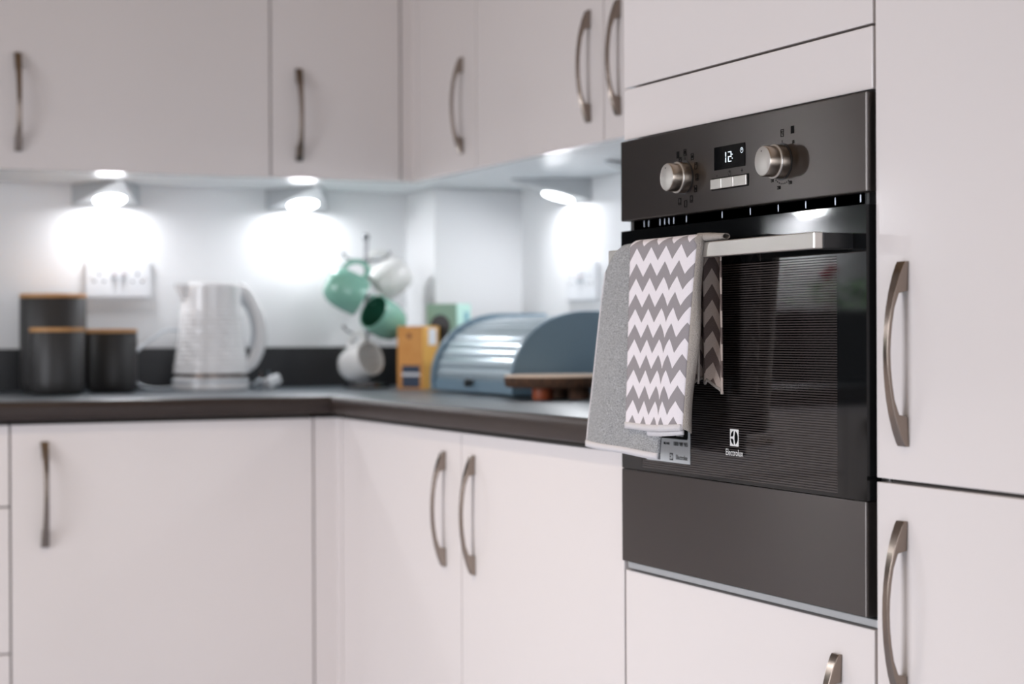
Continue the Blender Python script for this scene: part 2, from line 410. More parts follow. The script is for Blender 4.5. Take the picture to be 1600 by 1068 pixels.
wall_y('cream gloss wall cabinet out of view, added for the oven glass to reflect', -.66, -.06, -.12, 'far_wall_cabinet', ZU+.022)  # unseen cabinet added as a reflection for the oven glass
t = thing('corner_wall_cabinet', 'narrow cream gloss wall cabinet just right of the inner corner', 'cabinet', (1.64, 3.64, ZU), group='wall cabinets')
box('carcass', XU+TH+.001, XW-.002, 3.476, YU+TH, ZU+.0035, ZUT-.004, GAP_SHADE, t)
bm = nb(); bx(bm, 1.4505, XU+TH, YU+TH+.001, YW-.002, ZU, ZU+.003); bx(bm, XU+TH+.001, XW-.002, 3.4755, YW-.002, ZU, ZU+.003)
obj('bottom_panel', bm, UNDER, t)
bm = nb(); bx(bm, 1.4515, XU, YU, YU+TH, ZU, ZUT); bx(bm, XU, XU+TH, 3.806, YU+TH, ZU, ZUT)
obj('corner_post', bm, GLOSS, t)
door_x('door', t, 3.4749, 3.8045, ZU, ZUT, 3.5499, 1.504, XU)
t = thing('double_wall_cabinet', 'double-door cream gloss wall cabinet above the bread bin', 'cabinet', (1.64, 2.9, ZU), group='wall cabinets')
box('carcass', XU+TH+.001, XW-.002, 2.3085, 3.4735, ZU+.0035, ZUT-.004, GAP_SHADE, t)
box('bottom_panel', XU+TH+.001, XW-.002, 2.308, 3.4745, ZU, ZU+.003, UNDER, t)
door_x('door', t, 2.902, 3.4749, ZU, ZUT, 2.9578, 1.506, XU)
door_x('door', t, 2.3075, 2.902, ZU, ZUT, 2.8423, 1.506, XU)

# triangular under-cabinet lights
def wedge_light(cx, cy, facing, label, up=0, gain=1):
    t = thing('cabinet_light', label, 'light', (cx, cy, ZU+up), 0 if facing == 'y' else -PI/2, group='under-cabinet lights')
    W, D, H = .0755, .158, .048                       # half width, depth, back height; local: wall at y=0, apex at -y
    bm = nb(); v = [bm.verts.new(p) for p in ((-W, 0, 0), (W, 0, 0), (.006, -D, 0), (-.006, -D, 0), (-W, 0, -H), (W, 0, -H), (.006, -D, -.004), (-.006, -D, -.004))]
    for f in ((0, 1, 2, 3), (4, 7, 6, 5), (0, 4, 5, 1), (1, 5, 6, 2), (2, 6, 7, 3), (3, 7, 4, 0)): bm.faces.new([v[i] for i in f])
    obj('body', bm, LIGHTB, t, world=False, bevel=.0008)
    sl = math.atan2(H-.004, D); mtx = Matrix.Rotation(-sl, 4, 'X')
    bm = nb(); c = Vector((0, -.045, -(.004+(H-.004)*(D-.045)/D)))
    lathe(bm, [(.0375, -.0012), (.0375, .002), (.035, .002)], 32, c, mtx.to_3x3()); obj('bezel', bm, CHROME, t, world=False, smooth=True)
    bm = nb(); lathe(bm, [(.0352, -.0022), (.0352, .001)], 32, c, mtx.to_3x3()); obj('lens', bm, LENS, t, world=False)
    l = bpy.data.lights.new('led', 'AREA'); l.shape = 'DISK'; l.size = .062; l.energy = LED_W*gain; l.color = LED_COL
    o = bpy.data.objects.new('led', l); COL.objects.link(o); o.parent = t
    nrm = mtx.to_3x3() @ Vector((0, 0, -1)); o.location = c + nrm*.0035; o.rotation_euler = (-sl, 0, 0)
    return t
wedge_light(.8654, YW-.0005, 'y', 'triangular cabinet light shining above the left socket')
wedge_light(1.3126, YW-.0005, 'y', 'triangular cabinet light shining between the kettle and the mug tree')
wedge_light(XW-.0005, 3.677, 'x', 'triangular cabinet light on the right wall above the bread bin')
wedge_light(XW-.0005, 3.225, 'x', 'triangular cabinet light half hidden behind the oven housing')
wedge_light(-.31, YW-.0005, 'y', 'triangular cabinet light mirrored in the top of the oven glass', .022, 3.4)

# ---------------------------------------------------------------- tall housings
Y1, Y2 = 1.7075, 2.3045
t = thing('oven_housing', 'tall cream gloss housing cabinet that holds the built-in oven', 'cabinet', (1.5, 2.0, 0))
bm = nb(); bx(bm, XR+TH+.002, XW-.002, Y2-.018, Y2, .15, ZUT); bx(bm, XR+TH+.002, XW-.002, Y1, Y1+.018, .15, ZUT)
bx(bm, XR+.002+TH, XW-.002, Y1+.018, Y2-.018, 1.3, 1.318); bx(bm, XR+TH+.002, XW-.002, Y1+.018, Y2-.018, .685, .703)
bx(bm, XR+TH+.002, XW-.002, Y1+.018, Y2-.018, ZUT-.018, ZUT); bx(bm, XW-.02, XW-.002, Y1+.018, Y2-.018, .15, ZUT)
obj('carcass', bm, CARC, t)
door_x('door', t, Y1, Y2, 1.3725, ZUT, None, None)
box('filler_panel', XR, XR+TH, Y1+G, Y2-G, 1.2995, 1.3695, GLOSS, t, bevel=.0012)
box('trim_strip', XR+.004, XR+.028, Y1+.001, Y2-.001, .7005, .7095, LIGHTB, t, bevel=.001)
door_x('door', t, Y1, Y2, .155, .6985, 1.779, .562)
box('plinth', XR+.06, XR+.078, Y1, Y2, 0, .149, GLOSS, t)
t = thing('fridge_housing', 'tall cream gloss fridge housing at the right edge, two handled doors', 'cabinet', (1.5, 1.4, 0))
box('carcass', XR+TH+.003, XW-.002, 1.108, 1.7045, .15, ZUT, GAP_SHADE, t)
door_x('door', t, 1.107, 1.7055, .8685, ZUT, 1.651, 1.0058)
door_x('door', t, 1.107, 1.7055, .155, .8640, 1.654, .7252)
box('plinth', XR+.06, XR+.078, 1.107, 1.7055, 0, .149, GLOSS, t)

# ---------------------------------------------------------------- oven
XO = 1.197
oy0, oy1 = 1.7095, 2.2985
T = thing('oven', 'built-in stainless steel and black glass oven with towels on its handle', 'oven', (1.4, 2.0, .71))
bm = nb()   # chassis round the cavity
bx(bm, XO+.012, 1.70, Y1+.022, Y2-.022, 1.145, 1.296); bx(bm, XO+.024, 1.70, Y1+.022, Y2-.022, .7125, .828)
bx(bm, XO+.024, 1.70, Y1+.022, Y1+.07, .828, 1.145); bx(bm, XO+.024, 1.70, Y2-.07, Y2-.022, .828, 1.145); bx(bm, 1.66, 1.70, Y1+.07, Y2-.07, .828, 1.145)
obj('cavity', bm, ENAMEL, T)
box('vent_recess', XO+.012, XO+.03, oy0+.012, oy1-.007, 1.168, 1.19, BLACKP, T)
box('control_panel', XO, XO+.018, oy0, oy1, 1.1855, 1.2965, STEEL, T, bevel=.0016)
FAS = T.children[-1]
# thin metal slivers stand in for glints on vent screws and slots
for yy in (2.245, 2.232, 2.20, 2.187, 2.175, 2.162, 2.128, 2.036, 1.968, 1.904, 1.844, 1.783, 1.733):
    bm = nb(); lathe(bm, [(.0006, -.0042), (.0008, 0), (.0006, .0042)], 8, (XO+.0085, yy, 1.1795)); obj('vent_screw_glint', bm, SCREW_GLINT, T, smooth=True)
# oven door: black glass frame, window, steel lower panel
dz0, dz1, wy0, wy1, wz0, wz1 = .842, 1.1715, 1.768, 2.238, .8465, 1.1165
bm = nb()
bx(bm, XO, XO+.02, oy0+.001, wy0, dz0, dz1); bx(bm, XO, XO+.02, wy1, oy1-.001, dz0, dz1)
bx(bm, XO, XO+.02, wy0, wy1, wz1, dz1); bx(bm, XO, XO+.02, wy0, wy1, dz0, wz0)
DOOR = obj('door', bm, BLACKG, T); DOOR['label'] = 'black glass door'
WIN = box('door_window', XO+.0002, XO+.004, wy0, wy1, wz0, wz1, OVENWIN, DOOR)
box('lower_panel', XO-.0005, XO+.02, oy0+.003, oy1-.001, .7125, .8412, STEEL, DOOR, bevel=.001)
# racks inside
for zr in (.937, 1.006):
    bm = nb()
    for xx in (1.262, 1.30): tube(bm, [(xx, wy0+.012, zr), (xx, wy1-.012, zr)], .0017, 6)
    yy = wy0+.02
    while yy < wy1-.015:
        tube(bm, [(1.262, yy, zr), (1.62, yy, zr)], .0013, 6); yy += .016
    obj('rack', bm, CHROME, T, smooth=True)
# handle of the oven
hy0, hy1, hz0, hz1 = 1.7355, 2.236, 1.1225, 1.1412
HB = box('handle', 1.145, 1.157, hy0, hy1, hz0, hz1, BARM, T, bevel=.0012)
for a, b in ((hy0+.0005, hy0+.03), (hy1-.03, hy1-.0005)):
    box('handle_bracket', 1.1572, XO+.001, a, b, hz0+.0005, hz1-.0005, BLACKP, HB, bevel=.001)
# knobs
def knob(y, z):
    mtx = MXK
    bm = nb(); lathe(bm, [(.0192, 0), (.0202, .0008), (.0202, .0115), (.0196, .0128), (.0186, .0134), (.0184, .0145), (.0184, .0255), (.0176, .027)], 48, (XO, y, z), mtx)
    k_ = obj('knob', bm, KNOBM, T, smooth=True)
    bm = nb(); lathe(bm, [(.0175, .0268), (.0172, .0275), (.0163, .0277)], 48, (XO, y, z), mtx); obj('knob_face', bm, BARM, k_, smooth=True)
    bm = nb(); lathe(bm, [(.0204, .0114), (.0207, .0122), (.0204, .0130), (.0190, .0134)], 48, (XO, y, z), mtx); obj('knob_ring', bm, BARM, k_, smooth=True)
    bm = nb()                                             # thin curved step on the grip
    for k in range(9):
        a = PI + (k-4)*.24; p = [mtx @ Vector((rr*math.cos(a+da), rr*math.sin(a+da), zz)) for rr, zz in ((.0184, .0190), (.0189, .0190), (.0189, .0200), (.0184, .0200)) for da in (-.12, .12)]
        v = [bm.verts.new(q+Vector((XO, y, z))) for q in p]
        for f in ((2, 3, 5, 4), (0, 1, 3, 2), (4, 5, 7, 6)): bm.faces.new([v[i] for i in f])
    obj('grip_ridge', bm, BARM, k_)
    bm = nb(); lathe(bm, [(.0009, -.0279), (.0009, -.0276)], 12, (XO, y+.002, z+.012), Matrix(((0, 0, 1), (-1, 0, 0), (0, 1, 0)))); obj('index_mark', bm, PRINTK, k_)
    bm = nb(); lathe(bm, [(.0222, -.0004), (.0222, .0006)], 40, (XO, y, z), mtx); obj('knob_gasket', bm, BLACKP, k_)
MXK = Matrix(((0, 0, -1), (-1, 0, 0), (0, 1, 0)))
KZ = 1.2325
knob(2.117, KZ); knob(1.882, KZ+.0005)
# display
DISP = box('display', XO-.0008, XO+.002, 1.966, 2.040, 1.2355, 1.2645, BLACKG, T)
def seg(bm, y0, y1, z0, z1): bx(bm, XO-.0013, XO-.0008, y0, y1, z0, z1)
bm = nb(); yb_ = 2.0110; zc = 1.2500; h = .0064; wd = .0011
seg(bm, yb_-wd/2, yb_+wd/2, zc+.0006, zc+h); seg(bm, yb_-wd/2, yb_+wd/2, zc-h, zc-.0006)          # 1
a, b = 2.0050, 1.9975
seg(bm, b, a, zc+h-.0009, zc+h); seg(bm, b, a, zc-.00045, zc+.00045); seg(bm, b, a, zc-h, zc-h+.0009)
seg(bm, b, b+.0009, zc+.0010, zc+h-.0014); seg(bm, a-.0009, a, zc-h+.0014, zc-.0010)          # 2
seg(bm, 1.9948, 1.9957, zc+.0018, zc+.0030); seg(bm, 1.9948, 1.9957, zc-.0032, zc-.0018)
obj('clock_digits', bm, LEDT, DISP)
def ring(bm, y, z, r, w_=.0005, xo=XO-.0013, seg_=24, sq=1.0):
    A = []; B = []
    for k in range(seg_):
        a = 2*PI*k/seg_; A.append(bm.verts.new((xo, y+r*math.cos(a)*sq, z+r*math.sin(a)))); B.append(bm.verts.new((xo, y+(r-w_)*math.cos(a)*sq, z+(r-w_)*math.sin(a))))
    for k in range(seg_): bm.faces.new((A[k], A[(k+1) % seg_], B[(k+1) % seg_], B[k]))
bm = nb(); ring(bm, 1.9722, 1.2555, .0034, .00045); seg(bm, 1.9719, 1.9725, 1.2553, 1.2577); obj('clock_symbol', bm, LEDT, DISP)
# symbols and buttons under the display
text('minus_mark', '-', .010, PRINTK, FAS, (XO-.0003, 2.034, 1.2290), FX)
text('plus_mark', '+', .010, PRINTK, FAS, (XO-.0003, 1.9735, 1.2300), FX)
bm = nb(); ring(bm, 2.003, 1.2295, .0036, .0005, XO-.0004); bx(bm, XO-.0005, XO-.0001, 2.0027, 2.0033, 1.2293, 1.232); obj('clock_mark', bm, PRINTK, FAS)
box('button_surround', XO-.0004, XO+.002, 1.9575, 2.0475, 1.2103, 1.2257, PRINTK, T)
for a, b in ((2.0195, 2.0465), (1.9905, 2.0185), (1.9595, 1.9895)):
    box('button', XO-.003, XO+.001, a, b, 1.2117, 1.2243, BARM, T, bevel=.0006)
# cooking-mode icons round the left knob, temperature scale round the right one
def icon(y, z, kind):
    bm = nb(); w_, h_ = .0033, .0045; e = .0008; x0, x1 = XO-.0004, XO-.0001
    if kind == 'solid': bx(bm, x0, x1, y-w_, y+w_, z-h_, z+h_)
    else:
        bx(bm, x0, x1, y-w_, y+w_, z+h_-e, z+h_); bx(bm, x0, x1, y-w_, y+w_, z-h_, z-h_+e)
        bx(bm, x0, x1, y-w_, y-w_+e, z-h_, z+h_); bx(bm, x0, x1, y+w_-e, y+w_, z-h_, z+h_)
        if kind == 'low': bx(bm, x0, x1, y-w_*.6, y+w_*.6, z-h_*.6, z-h_*.4)
        if kind == 'top': bx(bm, x0, x1, y-w_*.6, y+w_*.6, z+h_*.4, z+h_*.6)
        if kind == 'fan': bx(bm, x0, x1, y-w_*.5, y+w_*.5, z-h_*.35, z+h_*.35)
        if kind == 'lamp': bx(bm, x0, x1, y-w_*.4, y+w_*.4, z-.0004, z+h_*.5); bx(bm, x0, x1, y-.0004, y+.0004, z-h_*.6, z)
    obj('mode_symbol', bm, PRINTK, FAS)
cy, cz = 2.086, KZ
icon(2.1350, 1.2640, 'solid')
for ang, kd in ((90, 'lamp'), (52, 'fan'), (24, 'top'), (-2, 'low'), (-28, 'fan'), (-58, 'low'), (-88, 'plain'), (-118, 'low'), (128, 'top')):
    if ang == 128: icon(2.1290, 1.2560, 'top'); continue
    a = math.radians(ang); icon(2.1160-.031*math.cos(a), KZ-.0005+.0335*math.sin(a), kd)
bm = nb(); bx(bm, XO-.0004, XO-.0001, 2.1156, 2.1164, 1.2560, 1.2590); obj('index_tick', bm, PRINTK, FAS)
box('index_tick', XO-.0004, XO-.0001, 1.8811, 1.8819, 1.2555, 1.2585, PRINTK, FAS)
icon(1.8815, 1.2672, 'plain'); text('celsius_mark', '\u00b0C', .0052, PRINTK, FAS, (XO-.0004, 1.8815, 1.2672), FX, xs=.75)
icon(1.8590, 1.2690, 'solid')
text('scale_number', '50', .0055, PRINTK, FAS, (XO-.0004, 1.8575, 1.2545), FX, xs=.8)
text('scale_number', '250', .0052, PRINTK, FAS, (XO-.0004, 1.9035, 1.2120), FX, xs=.8)
text('scale_number', '200', .0060, PRINTK, FAS, (XO-.0004, 1.8890, 1.2025), FX, xs=.85)
text('scale_number', '150', .0060, PRINTK, FAS, (XO-.0004, 1.8640, 1.2068), FX, xs=.85)
bm = nb()
for k in range(8):
    a = math.radians(-128+k*9.5); yy, zz = 1.880-.0250*math.cos(a), KZ+.0252*math.sin(a)-.0005; bx(bm, XO-.0004, XO-.0001, yy-.0005, yy+.0005, zz-.0007, zz+.0007)
obj('scale_dots', bm, PRINTK, FAS)
# emblem and word on the glass, service sticker
def emblem(parent, y, z, wv, hv, mlight, mdark, xo):
    bm = nb(); bx(bm, xo, xo+.0003, y-wv/2, y+wv/2, z-hv/2, z+hv/2); e = obj('emblem', bm, mlight, parent)
    def lune(a0, a1, r=1.0):
        bm = nb(); A = [bm.verts.new((xo-.0001, y - wv*.42*r*math.cos(math.radians(a0+(a1-a0)*k/14)), z + hv*.42*r*math.sin(math.radians(a0+(a1-a0)*k/14)))) for k in range(15)]
        p0, p1 = A[0].co, A[-1].co; c = Vector((xo-.0001, y+wv*.05, z))
        mid = [bm.verts.new(p1.lerp(p0, t) *.45 + c*.55) if 0 < t < 1 else None for t in (.25, .5, .75)]
        bm.faces.new(A+[m_ for m_ in mid if m_]); obj('emblem_mark', bm, mdark, e)
    lune(100, 172); lune(188, 262); lune(-72, 72)
emblem(DOOR, 1.9935, .8985, .0205, .0212, PRINTW, BLACKG, XO-.0006)
text('brand_word', 'Electrolux', .0118, PRINTW, DOOR, (XO-.0006, 1.9935, .8795), FX, xs=.86)
SK = box('sticker', XO-.0007, XO-.0001, 2.105, 2.2235, .858, .9135, STICK, T)
bm = nb(); r = .003; pl = []
for cx_, cz_, a0 in ((2.2105, .8925, 180), (2.2105, .9035, 90), (2.1130, .9035, 0), (2.1130, .8925, -90)):
    for k in range(5):
        a = math.radians(a0+k*22.5*(-1 if 0 else 1)); pl.append((cx_ + (r*math.cos(a)), cz_ + r*math.sin(a)))
pl = [(2.2135, .892), (2.2115, .8895), (2.112, .8895), (2.110, .892), (2.110, .9045), (2.112, .907), (2.2115, .907), (2.2135, .9045)]
prism(bm, pl, 'yz', XO-.0011, XO-.0007); obj('number_panel', bm, PRINTK, SK)
text('sticker_number', '01 397 6507', .0135, PRINTW, SK, (XO-.0013, 2.119, .8975), FX, align='RIGHT', xs=.8)
text('sticker_number', '1800 989 905', .0078, PRINTK, SK, (XO-.0009, 2.110, .8830), FX, align='RIGHT', xs=.9)
text('sticker_word', 'IRELAND', .0045, PRINTK, SK, (XO-.0009, 2.1590, .8825), FX, align='RIGHT', xs=.9)
text('sticker_word', 'Electrolux', .0088, PRINTK, SK, (XO-.0009, 2.111, .8655), FX, align='RIGHT', xs=.86)
emblem(SK, 2.1545, .8657, .0085, .0095, PRINTK, STICK, XO-.0010)
text('sticker_word', 'Customer care line', .0030, PRINTK, SK, (XO-.0009, 2.218, .8745), FX, align='LEFT')
text('sticker_word', 'Northern Ireland and UK', .0030, PRINTK, SK, (XO-.0009, 2.218, .8700), FX, align='LEFT')

# ---------------------------------------------------------------- towels over the oven handle
def sheet(name, fn, ns, nt_, m, parent, thick, uvf=None, sub=0):
    bm = nb(); uvl = bm.loops.layers.uv.new('UVMap'); g = [[bm.verts.new(fn(i/ns, j/nt_)) for i in range(ns+1)] for j in range(nt_+1)]
    for j in range(nt_):
        for i in range(ns):
            f = bm.faces.new((g[j][i], g[j][i+1], g[j+1][i+1], g[j+1][i]))
            for l, (a, b) in zip(f.loops, ((i, j), (i+1, j), (i+1, j+1), (i, j+1))):
                l[uvl].uv = uvf(a/ns, b/nt_) if uvf else (a/ns, b/nt_)
    off = rootof(parent).location; bmesh.ops.translate(bm, verts=bm.verts, vec=-off)
    me = bpy.data.meshes.new(name); bm.to_mesh(me); bm.free(); me.materials.append(m)
    for p in me.polygons: p.use_smooth = True
    o = bpy.data.objects.new(name, me); COL.objects.link(o); o.parent = parent
    md = o.modifiers.new('thick', 'SOLIDIFY'); md.thickness = thick; md.offset = 0
    return o
def drape(front_len, back_len, gap, r):
    """path over the bar: returns (x offset from bar centre, z offset from bar top, arc length)"""
    return None
BX, BT = 1.151, hz1      # bar centre x and bar top z
def over(tt, Lf, Lb, rr):
    """tt: length coordinate, 0 at front bottom. returns x, z"""
    R_ = rr; half = PI*R_/2
    if tt < Lf: return BX-R_, BT - (Lf-tt) + 0*R_, 0
    a = (tt-Lf)/R_
    if a < PI: return BX-R_*math.cos(a), BT+R_*.62*math.sin(a), 1
    return BX+R_, BT-(tt-Lf-PI*R_), 2
# grey terry towel
TG = thing('grey_towel', 'plain grey terry towel hanging on the oven handle beneath the patterned one', 'towel', (1.14, 2.2, .88))
def grey_fn(s, t_):
    Lf, Lb, rr = .266, .20, .0095; L = Lf+PI*rr+Lb
    x_, z_, ph = over(t_*L, Lf, Lb, rr)
    d = max(0, (BT - z_))/.266
    yl = 2.232 + .052*d**.8 - (.0 if ph else 0); yr = 2.03 + .045*d
    if ph == 1: yl -= .006
    y = yl + (yr-yl)*s
    # rounded shoulder at the left edge
    sh = max(0, 1 - (s*.2)/.045); z_ -= .0 + .026*sh**2.2*(1-min(1, d*1.2))
    if ph == 0: x_ += -.006*d + .003*math.sin(s*9+1.0+2*d)*d - .004*math.sin(s*PI)*d
    if ph == 2: x_ += .006*d
    return (x_, y, z_ - (.006*s*d if ph == 0 else 0))
sheet('towel_cloth', grey_fn, 40, 90, TERRY, TG, .0035)
def grey_hem(s, t_):
    x, y, z = grey_fn(s, 0); return (x-.0002+ .0, y, z-.001 + t_*.0085)
sheet('hem', grey_hem, 40, 2, HEM, TG, .0052)
def grey_side(s, t_):
    x, y, z = grey_fn(0, .01+s*.52); return (x, y+.0012-.003*t_, z)
sheet('side_hem', grey_side, 40, 1, HEM, TG, .0046)

# chevron towel, folded so that its right-hand third turns back
TC = thing('chevron_towel', 'grey and white chevron towel hung over the oven handle', 'towel', (1.13, 2.08, .9))
LF = .235
def chev_fn(s, t_, Lf=LF, Lb=.012, rr=.0155):
    L = Lf+PI*rr+Lb; x_, z_, ph = over(t_*L, Lf, Lb, rr); d = max(0, BT-z_)/Lf
    ya = 2.150 + .008*d; yb2 = 1.981 + .034*d**.9
    y = ya + (yb2-ya)*s
    if ph == 0:
        x_ -= .0035*math.exp(-((s-.72)/.05)**2)*d
        if s > .9: x_ += .004*((s-.9)/.1)**2
    if ph == 0: x_ += -.005*d + .0025*math.sin(s*7+.5)*d
    if ph == 0: z_ += -.004*math.sin(s*PI)*d*.5 + .003*s*d
    return (x_-.001, y, z_)
def chev_uv(s, t_): return (s*.176+.005+.030*max(0, min(1, (s-.62)/.2))*max(0, 1-t_*1.25), t_*(LF+PI*.0155+.03)+.006)
sheet('front_panel', chev_fn, 44, 80, CHEV, TC, .0025, chev_uv)
def chev_back_layer(s, t_):
    x, y, z = chev_fn(s, t_*.9); return (x+.0085+.001*s, y+.0006-.001*s, z+.001)
sheet('inner_fold', chev_back_layer, 24, 60, BEIGE, TC, .002)
def chev_side(s, t_):     # rolled right-hand edge
    x, y, z = chev_fn(1, s*.93); k_ = t_
    return (x-.001+.011*k_, y-.003*math.sin(PI*k_)-.002*k_+.004*math.sin(s*11)*k_, z+.001-.006*k_*(s < .8))
sheet('side_edge', chev_side, 50, 6, BEIGE, TC, .0022)
def chev_hem(s, t_):
    x, y, z = chev_fn(s*.99, 0); return (x-.0006, y, z-.0015+t_*.0085)
sheet('hem', chev_hem, 40, 2, HEM, TC, .0045)
def chev_hem2(s, t_):
    x, y, z = chev_fn(.12+s*.86, 0); return (x+.003, y-.001*s, z-.0065-.0015*math.sin(s*PI)+t_*.007)
sheet('lower_hem', chev_hem2, 30, 2, HEM, TC, .003)
def top_roll(s, t_):      # rolled fold that lies on the bar to the right of the panel
    a = t_*2*PI; y = 1.990-.052*s; r_ = .0052*(1-.35*s)
    return (BX-.004+r_*1.5*math.cos(a)+.006*s, y, BT+.0062-.001*s+r_*math.sin(a))
sheet('folded_corner', top_roll, 12, 12, BEIGE, TC, .001)
def back_fn(s, t_):       # half that hangs behind the bar, in folds
    d = t_; y = 2.060 - .083*s + .004*d; fold = .011*(1-abs(((s*1.9) % 1)*2-1)); 
    return (1.166+fold+.004*d, y, BT-.003-(.178-.012*math.sin(s*5)-.006*(s > .55))*d)
sheet('back_panel', back_fn, 36, 60, CHEVB, TC, .0022, lambda s, t_: (s*.16, .2-t_*.186))
def back_edge(s, t_):
    x, y, z = back_fn(.53, s); return (x-.011+.004*t_, y-.001+.006*t_+.003*math.sin(s*6), z)
sheet('back_edge', back_edge, 40, 2, BEIGE, TC, .0025)
def bhem(s, t_):
    x, y, z = back_fn(s, 1); return (x, y, z-.001+.004*t_)
sheet('back_hem', bhem, 30, 1, BEIGE, TC, .0032)

# ---------------------------------------------------------------- sockets
def socket(c, facing, label):
    t = thing('double_socket', label, 'socket', c, 0 if facing == 'y' else -PI/2, group='double sockets')
    box('face_plate', -.073, .073, -.0095, 0, -.043, .043, SOCK, t, bevel=.0025, world=False)
    for sx in (-.0175, .0175):
        k_ = box('switch', sx*.6-.007, sx*.6+.007, -.0125, -.009, .006, .026, SOCK, t, bevel=.001, world=False)
        box('switch_mark', sx*.6-.004, sx*.6+.004, -.0128, -.0124, .0085, .0115, mat('red_mark', (.35, .16, .14), .5), k_, world=False)
    for sx in (-.043, .043):
        bm = nb()
        bx(bm, sx-.002, sx+.002, -.0098, -.0094, .006, .014)
        for q in (-.011, .011): bx(bm, sx+q-.003, sx+q+.003, -.0098, -.0094, -.0085, -.0045)
        obj('pin_holes', bm, BLACKP, t, world=False)
    bm = nb(); bx(bm, -.013, -.004, -.0128, -.0094, -.004, .003); bx(bm, .004, .013, -.0128, -.0094, -.004, .003); obj('indicator', bm, GREYP, t, world=False)
    for sx in (-.060, .060):
        bm = nb(); lathe(bm, [(.0028, 0), (.0028, .0006)], 14, (sx, -.0095, 0), Matrix.Rotation(PI/2, 3, 'X')); obj('screw', bm, BARM, t, world=False)
    return t
socket((.891, YW-.0005, 1.1577), 'y', 'white double socket on the back wall, left of the kettle')
socket((XW-.0005, 3.641, 1.145), 'x', 'white double socket on the right wall, half hidden by the grey towel')

# ---------------------------------------------------------------- canisters
def canister(x, y, r, h, label):
    t = thing('canister', label, 'canister', (x, y, ZT), group='charcoal canisters')
    bm = nb(); lathe(bm, [(r*.80, 0), (r*.9, .003), (r*.975, .012), (r, .028), (r, h-.010), (r*.985, h-.0085)], 56); obj('body', bm, CHAR, t, world=False, smooth=True)
    bm = nb(); lathe(bm, [(r*.95, h-.0085), (r*1.0, h-.0080), (r*1.0, h-.001), (r*.985, h)], 56); obj('lid', bm, BAMB, t, world=False, smooth=True)
canister(.728, 4.05, .0705, .212, 'tall charcoal canister with wooden lid, back left')
canister(.707, 3.89, .0560, .1385, 'short charcoal canister standing in front of the tall one')
canister(.840, 3.985, .0548, .136, 'short charcoal canister on the right, nearest the kettle')

# ---------------------------------------------------------------- kettle
K = thing('kettle', 'white ribbed electric kettle on its base', 'kettle', (1.070, 4.033, ZT))
def kr(r, z, a):
    if .05 < z < .175:
        row = int((z-.05)/.0098); fz = ((z-.05)/.0098) % 1
        r = r + .0016*math.sin(PI*fz)*(1 if math.cos(a*11+row*1.9) > -.55 else .25)
    return r
def krad(z):       # body radius by height above worktop
    tt = (z-.038)/(.233-.038); return .0835 - .0195*tt - .004*math.sin(tt*PI)
zs = [.038+.00163*k for k in range(120)]
prof = [(krad(z), z) for z in zs] + [(krad(.232)-.002, .2335), (krad(.232)-.006, .2338)]
prof = [(.074, .036)]+prof
bm = nb(); lathe(bm, prof, 96, (.002, 0, 0), None, kr); obj('body', bm, WPLAS, K, world=False, smooth=True)
bm = nb()          # pointed spout to the left
def spout_sec(z, reach, w_):
    r = krad(z)-.004; return [bm.verts.new(p) for p in ((-r*.62, -w_, z), (-r-reach*.55, -w_*.62, z), (-r-reach, 0, z), (-r-reach*.55, w_*.62, z), (-r*.62, w_, z))]
ss = [spout_sec(z, re, w_) for z, re, w_ in ((.180, -.002, .010), (.196, .004, .020), (.213, .012, .030), (.234, .0215, .036))]
for a, b in zip(ss, ss[1:]):
    for i in range(4): bm.faces.new((a[i], a[i+1], b[i+1], b[i]))
    bm.faces.new((a[4], a[0], b[0], b[4]))
bm.faces.new(ss[0][::-1]); bm.faces.new(ss[-1]); obj('spout', bm, WPLAS, K, world=False, smooth=True)
bm = nb(); lathe(bm, [(.054, .2335), (.054, .236), (.050, .2385), (.02, .240)], 48, (.004, 0, 0)); obj('lid', bm, WPLAS, K, world=False, smooth=True)
bm = nb(); pts = arc([(.048, 0, .222), (.068, 0, .226), (.088, 0, .207), (.107, 0, .172), (.1155, 0, .130), (.110, 0, .090), (.094, 0, .058), (.070, 0, .046)], 7)
tube(bm, pts, [.0085+.003*math.sin(PI*i/(len(pts)-1)) for i in range(len(pts))], 14, 1.35); obj('handle', bm, WPLAS, K, world=False, smooth=True)
bm = nb(); pts = arc([(.066, 0, .211), (.085, 0, .190), (.099, 0, .160), (.104, 0, .128), (.098, 0, .092)], 6)
tube(bm, pts, .0058, 10, 1.6); obj('handle_grip', bm, GREYP, K, world=False, smooth=True)
bm = nb(); lathe(bm, [(.076, .030), (.076, .037)], 48, (.002, 0, 0)); obj('heater_ring', bm, mat('dark_ring', (.10, .07, .055), .3, .8), K, world=False, smooth=True)
bm = nb(); lathe(bm, [(.078, 0), (.0835, .003), (.0845, .012), (.0835, .0245), (.080, .0275), (.076, .030)], 64); B_ = obj('base', bm, WPLAS, K, world=False, smooth=True)
bm = nb(); lathe(bm, [(.0848, .0175), (.0850, .021), (.0846, .0245)], 64); obj('base_ring', bm, GREYP, B_, world=False, smooth=True)
